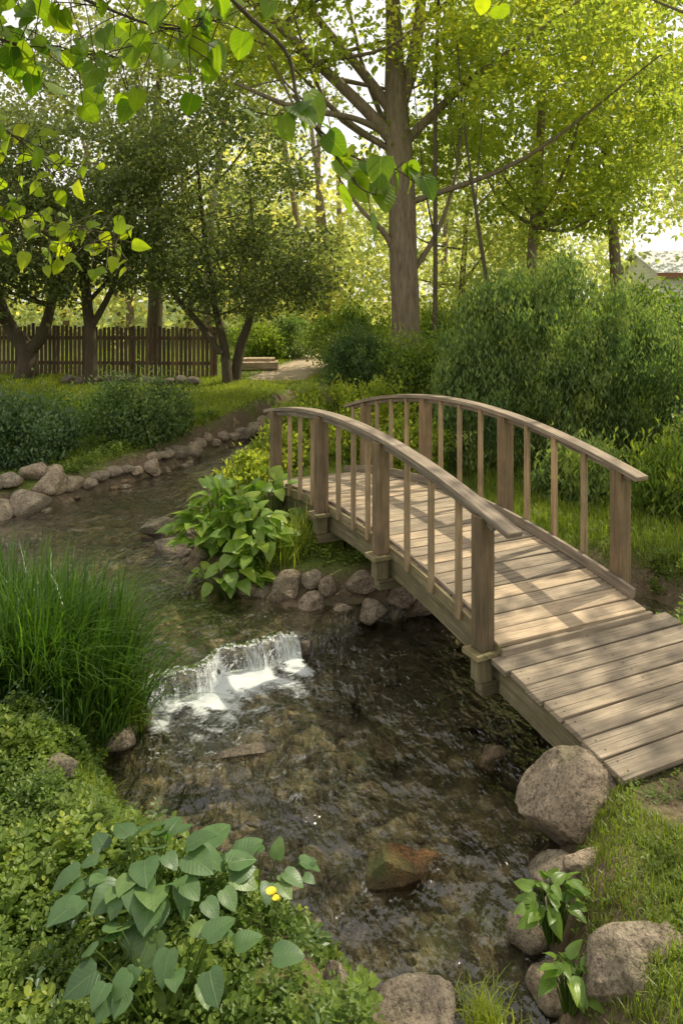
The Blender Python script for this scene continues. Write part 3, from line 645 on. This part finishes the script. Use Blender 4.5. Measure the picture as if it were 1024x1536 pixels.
def tuft(name,x0,y0,n,h,rad,w=.008,mat=G_GRASS,tm=.7):
    x=x0+rng.normal(size=n)*rad;y=y0+rng.normal(size=n)*rad; P=np.stack([x,y,np.maximum(ground(x,y),.02)],1)
    V,F,ns=blades(P,h*rng.uniform(.5,1.1,n),w*rng.uniform(.7,1.2,n),rng.uniform(.2,1.1,n),5); build(name,[(V,F,np.repeat(np.clip(rng.normal(tm,.2,n),0,1),ns),0)],[mat])
tuft('grass_tuft',-.55,7.15,220,.5,.09); tuft('grass_tuft',-.4,7.4,160,.55,.1); tuft('grass_tuft',.56,2.92,170,.2,.045,.006); tuft('grass_tuft',.74,2.72,90,.2,.04,.006)
tuft('grass_tuft',-1.38,4.12,140,.2,.05,.008); tuft('grass_tuft',1.55,3.0,80,.14,.06,.004); tuft('grass_tuft',-1.42,5.0,160,.3,.06,.006,G_GRASS,.3)
def cover(name,n,x0,x1,y0,y1,hm,size,mat,keep,asp=.75,tm=.5,ns=.22,sprig=9,sh=.08,par=None):
    m0=n//sprig
    x,y=sample(m0,x0,x1,y0,y1); d=sdf(x,y); k=keep(x,y,d); x,y,d=x[k],y[k],d[k]; m_=len(x)
    g=ground(x,y,d); H=hm*(.25+1.0*vn(x,y,ns,40)*.8+.35*vn(x,y,ns*.4,41)); H*=sst(d,-.12,.15)
    top=g+H*(1-.6*rng.random(m_)**2)+sh*.6*rng.random(m_)**2
    lx,ly=rng.normal(size=(2,m_))*.25
    j=np.tile(np.arange(sprig),m_)/sprig; rp_=lambda q:np.repeat(q,sprig)
    z=rp_(top)-j*sh-.01; xx=rp_(x)-rp_(lx)*j*sh; yy=rp_(y)-rp_(ly)*j*sh
    a=rp_(rng.random(m_)*6.28)+np.tile(np.arange(sprig),m_)*2.4; rad=size*(.1+.5*j)
    P=np.stack([xx+np.cos(a)*rad*.5,yy+np.sin(a)*rad*.5,np.maximum(z,.02)],1); n2=len(P)
    Dd=np.stack([np.cos(a),np.sin(a),.9-1.2*j+rng.normal(size=n2)*.25],1); Nn=np.array([0,0,1.])+rng.normal(size=(n2,3))*.3
    L=size*rp_(rng.uniform(.6,1.35,m_))*rng.uniform(.8,1.2,n2)*(.55+.6*j); V,F=inst(L6v,L6f,P,Dd,Nn,L,L*asp)
    t=np.clip(tm+.55*(vn(xx,yy,.35,42)-.5)+rp_(rng.normal(0,.16,m_))+.25*(.5-j)-.0,0,1)
    build(name,[(V,F,np.repeat(t,2),0)],[mat])
fg=lambda x,y,d:(d>-.06)&(x<.12)&~((x>-.15)&(y>2.7)&(y<3.1))
cover('groundcover_foliage',70000,-2.6,.35,1.9,4.75,.13,.034,G_COVER,fg,.75,.45)
cover('groundcover_foliage',26000,-2.6,.35,1.9,4.6,.20,.046,G_COVER,lambda x,y,d:fg(x,y,d)&(vn(x,y,.3,70)>.5),.8,.55,.3,10,.11)
cover('groundcover_foliage',7000,-2.6,.2,1.9,4.6,.24,.05,G_BLUES,lambda x,y,d:fg(x,y,d)&(vn(x,y,.3,71)>.55),.5,.5,.3,10,.12)
cover('groundcover_foliage',16000,-2.6,-1.35,4.1,4.9,.16,.045,G_COVER,lambda x,y,d:(d>0)&(x<-1.45),.8,.35)
cover('ivy_groundcover',30000,-6.5,-1.8,9.3,14.2,.16,.05,G_COVER,lambda x,y,d:(d>.28)&(d<1.5)&(vn(x,y,.6,77)>.35),.8,.35,.5)
cover('bank_groundcover',12000,.95,2.2,2.3,5.2,.05,.022,G_COVER,lambda x,y,d:(d>.1)&(d<.8)&(vn(x,y,.3,50)>.35),.8,.6,.22,6,.04)
cover('bank_groundcover',16000,2.1,4.6,5.0,7.4,.10,.045,G_COVER,lambda x,y,d:(d>.05)&(vn(x,y,.5,51)>.3),.8,.6)
cover('island_groundcover',9000,-1.7,.6,7.0,9.5,.12,.04,G_COVER,lambda x,y,d:(d>.1)&(vn(x,y,.4,52)>.5),.8,.7)
def broad(name,cx,cy,rx,ry,n,h,size,mat,lm,asp=.85,tm=.6,zb=None,minz=.3,up=1.):
    e=empty(name); a=rng.random(n)*6.283; r=np.sqrt(rng.random(n)); x=cx+rx*r*np.cos(a); y=cy+ry*r*np.sin(a)
    g=G(cx,cy) if zb is None else zb
    z=g+h*(1-.75*r*r*(1 if zb is None else .4))*rng.uniform(minz+.35,1.08,n)
    P=np.stack([x,y,z],1); Dd=np.stack([np.cos(a)*(.4+r),np.sin(a)*(.4+r),rng.uniform(-.5,.35,n)],1)+rng.normal(size=(n,3))*.3
    Nn=np.array([0,-.15,up])+rng.normal(size=(n,3))*.28+np.stack([np.cos(a),np.sin(a),0*a],1)*.4*r[:,None]
    L=size*rng.uniform(.55,1.25,n); V,F=inst(lm[0],lm[1],P,Dd,Nn,L,L*asp)
    V=V+rng.normal(size=V.shape)*.0004
    build('leaves',[(V,F,np.repeat(np.clip(rng.normal(tm,.2,n),0,1),len(lm[1])),0)],[mat],e,True,leafuv(lm[0],lm[1],n))
    tp=[]
    for i in range(n):
        b=np.array([cx+(x[i]-cx)*.3,cy+(y[i]-cy)*.3,g-.02]); V,F=tube([(*b,.004),(*(b*.4+P[i]*.6+np.array([0,0,.03])),.003),(*P[i],.002)],4,2); tp.append((V,F,.3,0))
    build('stalks',tp,[G_COVER],e)
    return e
broad('hosta_plant',-1.25,7.55,.45,.38,130,.62,.2,G_BIG,(EV,EF),.72,.7)
broad('hosta_plant',-.85,7.25,.4,.3,90,.5,.18,G_BIG,(EV,EF),.72,.75)
broad('hosta_plant',-.75,8.0,.35,.3,50,.6,.18,G_BIG,(EV,EF),.72,.8)
broad('hosta_plant',-1.05,7.0,.36,.16,50,.3,.16,G_BIG,(EV,EF),.72,.7,.1)
broad('round_leaf_plant',-.78,3.05,.38,.26,46,.30,.125,G_BLUE,(HV,HF),.9,.5,.33,.5,2.0)
broad('round_leaf_plant',-.62,2.65,.42,.14,22,.28,.115,G_BLUE,(HV,HF),.9,.55,.33,.5,2.0)
broad('round_leaf_plant',-.35,3.15,.2,.12,14,.24,.085,G_BLUE,(HV,HF),.9,.7,.30,.5,2.0)
broad('nettle_plant',.93,3.25,.11,.09,40,.24,.085,G_BIG,(EV,EF),.6,.5,.1)
broad('nettle_plant',.9,2.93,.09,.07,30,.18,.08,G_BIG,(EV,EF),.6,.5,.1)
broad('nettle_plant',2.45,5.6,.2,.2,40,.2,.09,G_BIG,(EV,EF),.6,.6)
def flower(x,y,z,r=.02):
    P=np.repeat(np.array([[x,y,z]]),14,0); a=np.arange(14)/14*6.283; Dd=np.stack([np.cos(a),np.sin(a),.3+0*a],1); V,F=inst(L6v,L6f,P,Dd,np.repeat([[0,0,1.]],14,0),r,r*.5)
    V2,F2=tube([(x,y,z-.2,.002),(x+.005,y,z-.05,.002),(x,y,z,.002)],4,2)
    build('yellow_flower',[(V,F,.5,0),(V2,F2,.5,1)],[YEL,G_COVER])
flower(-.28,2.95,.54,.024); flower(-.26,2.93,.53,.018); flower(1.28,2.58,.47,.03)
# ---------------------------------------------------------------- overhanging branches of a tree beside the viewer
e=empty('redbud_tree'); tp=[];lf=[];luv=[]
gz=G(-3.2,1.4)
tp.append((*tube([(-3.2,1.4,gz-.1,.2),(-3.1,1.5,2,.16),(-2.8,1.7,3.6,.12),(-2.4,1.9,4.6,.08),(-1.6,2.2,5.2,.05)],10,5,.05),.5,0))
def twig(pts,r,nl,size,droop=.6,tm=.6,lm=(HV,HF),spread=.06,asp=.85,t0=.15):
    p=np.array([(*q,r*(1-.85*i/(len(pts)-1))) for i,q in enumerate(pts)]); V,F=tube(p,6,6); tp.append((V,F,.5,0))
    c=cat(p,8)[:,:3]; t=np.linspace(t0,1,nl); idx=t*(len(c)-1); P=np.stack([np.interp(idx,np.arange(len(c)),c[:,i]) for i in range(3)],1)
    Q=P.copy(); P=P+rng.normal(size=(nl,3))*spread
    for a_,b_ in zip(Q,P):
        V,F=tube([(*a_,.0015),(*((a_+b_)/2+np.array([0,0,.01])),.0012),(*b_,.001)],4,2); tp.append((V,F,.5,0))
    Dd=rdir(nl)*.7+np.array([.1,0,-droop]); Nn=rdir(nl)*.6+np.array([0,-.5,.5])
    L=size*rng.uniform(.6,1.2,nl); V,F=inst(lm[0],lm[1],P,Dd,Nn,L,L*asp); lf.append((V,F,np.repeat(np.clip(rng.normal(tm,.2,nl),0,1),len(lm[1])),0)); luv.append(leafuv(lm[0],lm[1],nl))
twig([(-1.6,2.2,5.2),(-.9,2.4,4.6),(-.42,2.6,4.0),(-.2,2.6,3.78),(-.15,2.6,3.6),(-.03,2.6,3.42),(.06,2.6,3.3),(.12,2.6,3.27)],.012,8,.11,.7,.4,t0=.45)
twig([(-.17,2.6,3.62),(-.08,2.6,3.5),(.05,2.6,3.4),(.18,2.58,3.36),(.26,2.55,3.3)],.006,16,.12,.8,.35,spread=.035)
twig([(-.15,2.6,3.6),(-.22,2.6,3.55),(-.3,2.6,3.56)],.004,5,.12,.8,.3,spread=.03)
twig([(-2.4,1.9,4.6),(-1.8,2.2,4.3),(-1.3,2.3,4.0),(-.9,2.4,3.9),(-.6,2.5,3.82),(-.4,2.5,3.85)],.012,80,.09,.6,.35,spread=.09,t0=.4)
twig([(-1.9,2.2,4.3),(-1.5,2.4,3.95),(-1.2,2.5,3.8),(-1.0,2.5,3.75),(-.75,2.5,3.72)],.01,60,.09,.6,.35,spread=.09,t0=.3)
twig([(-2.0,2.0,4.0),(-1.6,2.3,3.6),(-1.3,2.5,3.3),(-1.1,2.5,3.15),(-.9,2.5,3.12),(-.75,2.5,3.08)],.007,90,.055,.5,.75,lm=(EV,EF),spread=.06,t0=.4,asp=.7)
twig([(-2.2,2.0,4.2),(-1.6,2.4,3.7),(-1.3,2.5,3.52),(-1.1,2.5,3.45),(-.95,2.5,3.3)],.007,50,.07,.5,.7,lm=(EV,EF),spread=.07,t0=.4,asp=.7)
twig([(-1.6,2.2,5.2),(-.6,2.6,4.7),(.3,3,4.5),(1.0,3.2,4.4)],.02,50,.1,.5,.6,spread=.12)
build('trunk_and_twigs',tp,[BARK2],e,True); build('leaves',lf,[G_OVER],e,True,np.concatenate(luv))
# ---------------------------------------------------------------- fence, edging, step, house
e=empty('picket_fence'); B=Boards(); A0=np.array([-9.6,19.4]); A1=np.array([-3.2,19.0]); Ld=np.linalg.norm(A1-A0); fd=np.array([*(A1-A0)/Ld,0]); fn_=np.array([-fd[1],fd[0],0])
s=0
while s<Ld:
    p=A0+fd[:2]*s; z=G(p[0],p[1]); h=1.28+rng.normal()*.025
    B.box((p[0],p[1],z+h/2),fd+UPV*rng.normal()*.01,UPV,fn_,.042,h/2,.011,None,1); s+=.112
B.done('pickets',WFENCE,e,.006)
B=Boards()
for h in (.35,1.0): 
    z=G(-6.4,19.2); B.box(((A0[0]+A1[0])/2,(A0[1]+A1[1])/2+.04,z+h),fd,fn_,UPV,Ld/2,.02,.045)
for s in np.arange(0,Ld,2.1):
    p=A0+fd[:2]*s; z=G(p[0],p[1]); B.box((p[0],p[1]+.12,z+.6),fd,UPV,fn_,.05,.7,.05,None,1)
B.done('rails_and_posts',WFENCE,e)
parts=[]
for x in np.arange(-6.6,-3.3,.3):
    y=18.0+.05*rng.normal(); V,F=rock((x,y,G(x,y)+.1),(.19,.14,.13),rng.random(),I2,12); parts.append((V,F,rng.uniform(0,.2),0))
V,F=rock((-7.6,15.6,G(-7.6,15.6)+.12),(.5,.35,.28),.2); parts.append((V,F,.3,0)); V,F=rock((-4.1,16.2,G(-4.1,16.2)+.03),(.35,.2,.16),.2); parts.append((V,F,.1,0))
build('garden_edging_stones',parts,[ROCK],smooth=True)
e=empty('stone_step'); B=Boards(); z=G(-2.4,20.4)
B.box((-2.3,20.4,z+.1),(1,.1,0),(-.1,1,0),UPV,.55,.4,.1,.9); B.box((-2.3,20.6,z+.24),(1,.1,0),(-.1,1,0),UPV,.45,.25,.04,1.0); B.done('slabs',WDECK,e,.02)
m,nt,out=newmat('white_siding'); pos=N(nt,'ShaderNodeNewGeometry').outputs['Position']; sx=N(nt,'ShaderNodeSeparateXYZ'); S(nt,pos,sx.inputs[0]); wv=mth(nt,'FRACT',mth(nt,'MULTIPLY',sx.outputs[2],6.))
princ(nt,out,mixc(nt,wv,(.68,.65,.6),(.8,.77,.72)),.6,bump(nt,wv,.5,.02)); SID=m
m,nt,out=newmat('grey_shingles'); princ(nt,out,ramp(nt,noise(nt,N(nt,'ShaderNodeNewGeometry').outputs['Position'],9,5),[(.3,(.42,.43,.46)),(.7,(.6,.61,.63))]),.8); SHG=m
m,nt,out=newmat('brown_trim'); princ(nt,out,(.25,.11,.06),.6); TRM=m
m,nt,out=newmat('window_glass'); princ(nt,out,(.04,.05,.06),.1,spec=.8); GLS=m
e=empty('small_house')
def bx(nm,c,h,mat):
    B=Boards(); B.box(c,(1,0,0),(0,1,0),(0,0,1),*h); return B.done(nm,mat,e,.01)
hx,hy=18.3,37
bx('walls',(hx,hy,2.45),(3.5,2.7,1.5),SID)
V=np.array([(hx-3.8,hy-3,4.15),(hx+3.8,hy-3,4.15),(hx+3.8,hy,5.35),(hx-3.8,hy,5.35),(hx-3.8,hy+3,4.15),(hx+3.8,hy+3,4.15)])
V=np.vstack([V,V-[0,0,.1]]); F4=[(0,1,2,3),(3,2,5,4),(7,6,9,8),(8,9,10,11),(0,6,7,1),(4,5,11,10),(0,3,9,6),(3,4,10,9),(1,7,8,2),(2,8,11,5)]
build('roof',[(V,np.array(F4),.5,0)],[SHG],e)
gv=[];gf=[]
for i,x in enumerate((hx-3.5,hx+3.5)): gv+=[(x,hy-2.7,3.95),(x,hy+2.7,3.95),(x,hy,5.15)]; gf.append((3*i,3*i+1,3*i+2))
build('gables',[(np.array(gv),np.array(gf),.5,0)],[SID],e)
bx('fascia',(hx,hy-3.03,4.03),(3.8,.03,.13),TRM); bx('window',(hx-1.8,hy-2.72,2.8),(.5,.03,.5),GLS); bx('window_2',(hx+1.6,hy-2.72,2.8),(.5,.03,.5),GLS); bx('door',(hx,hy-2.73,2.1),(.45,.03,1.0),TRM)
# ---------------------------------------------------------------- light, sky, camera
v=Vector((.66,.44,1.0)).normalized(); el=math.asin(v.z); az=math.atan2(v.x,v.y)
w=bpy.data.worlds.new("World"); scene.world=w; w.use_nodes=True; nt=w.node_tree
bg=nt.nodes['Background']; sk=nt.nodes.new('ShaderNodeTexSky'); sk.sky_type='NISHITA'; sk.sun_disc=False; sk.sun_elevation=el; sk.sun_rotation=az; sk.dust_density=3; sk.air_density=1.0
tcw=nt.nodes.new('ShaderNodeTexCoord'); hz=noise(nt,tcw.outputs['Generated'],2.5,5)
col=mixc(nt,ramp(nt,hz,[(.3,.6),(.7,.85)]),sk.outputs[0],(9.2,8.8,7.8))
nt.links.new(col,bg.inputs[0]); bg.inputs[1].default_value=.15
l=bpy.data.lights.new('sun','SUN'); l.energy=5; l.angle=math.radians(.5); l.color=(1,.91,.70); lo=bpy.data.objects.new('sun',l); COL.objects.link(lo); lo.rotation_euler=v.to_track_quat('Z','Y').to_euler(); lo.location=(0,0,20)
cam=bpy.data.cameras.new('camera'); co=bpy.data.objects.new('camera',cam); COL.objects.link(co); scene.camera=co
cam.sensor_fit='VERTICAL'; cam.sensor_height=36; cam.lens=26; cam.shift_y=-318/1536; cam.clip_end=2000; cam.clip_start=.05
co.location=(0,0,2.9); co.rotation_euler=(math.pi/2,0,0)
scene.view_settings.view_transform='Standard'; scene.view_settings.look='None'; scene.view_settings.exposure=0
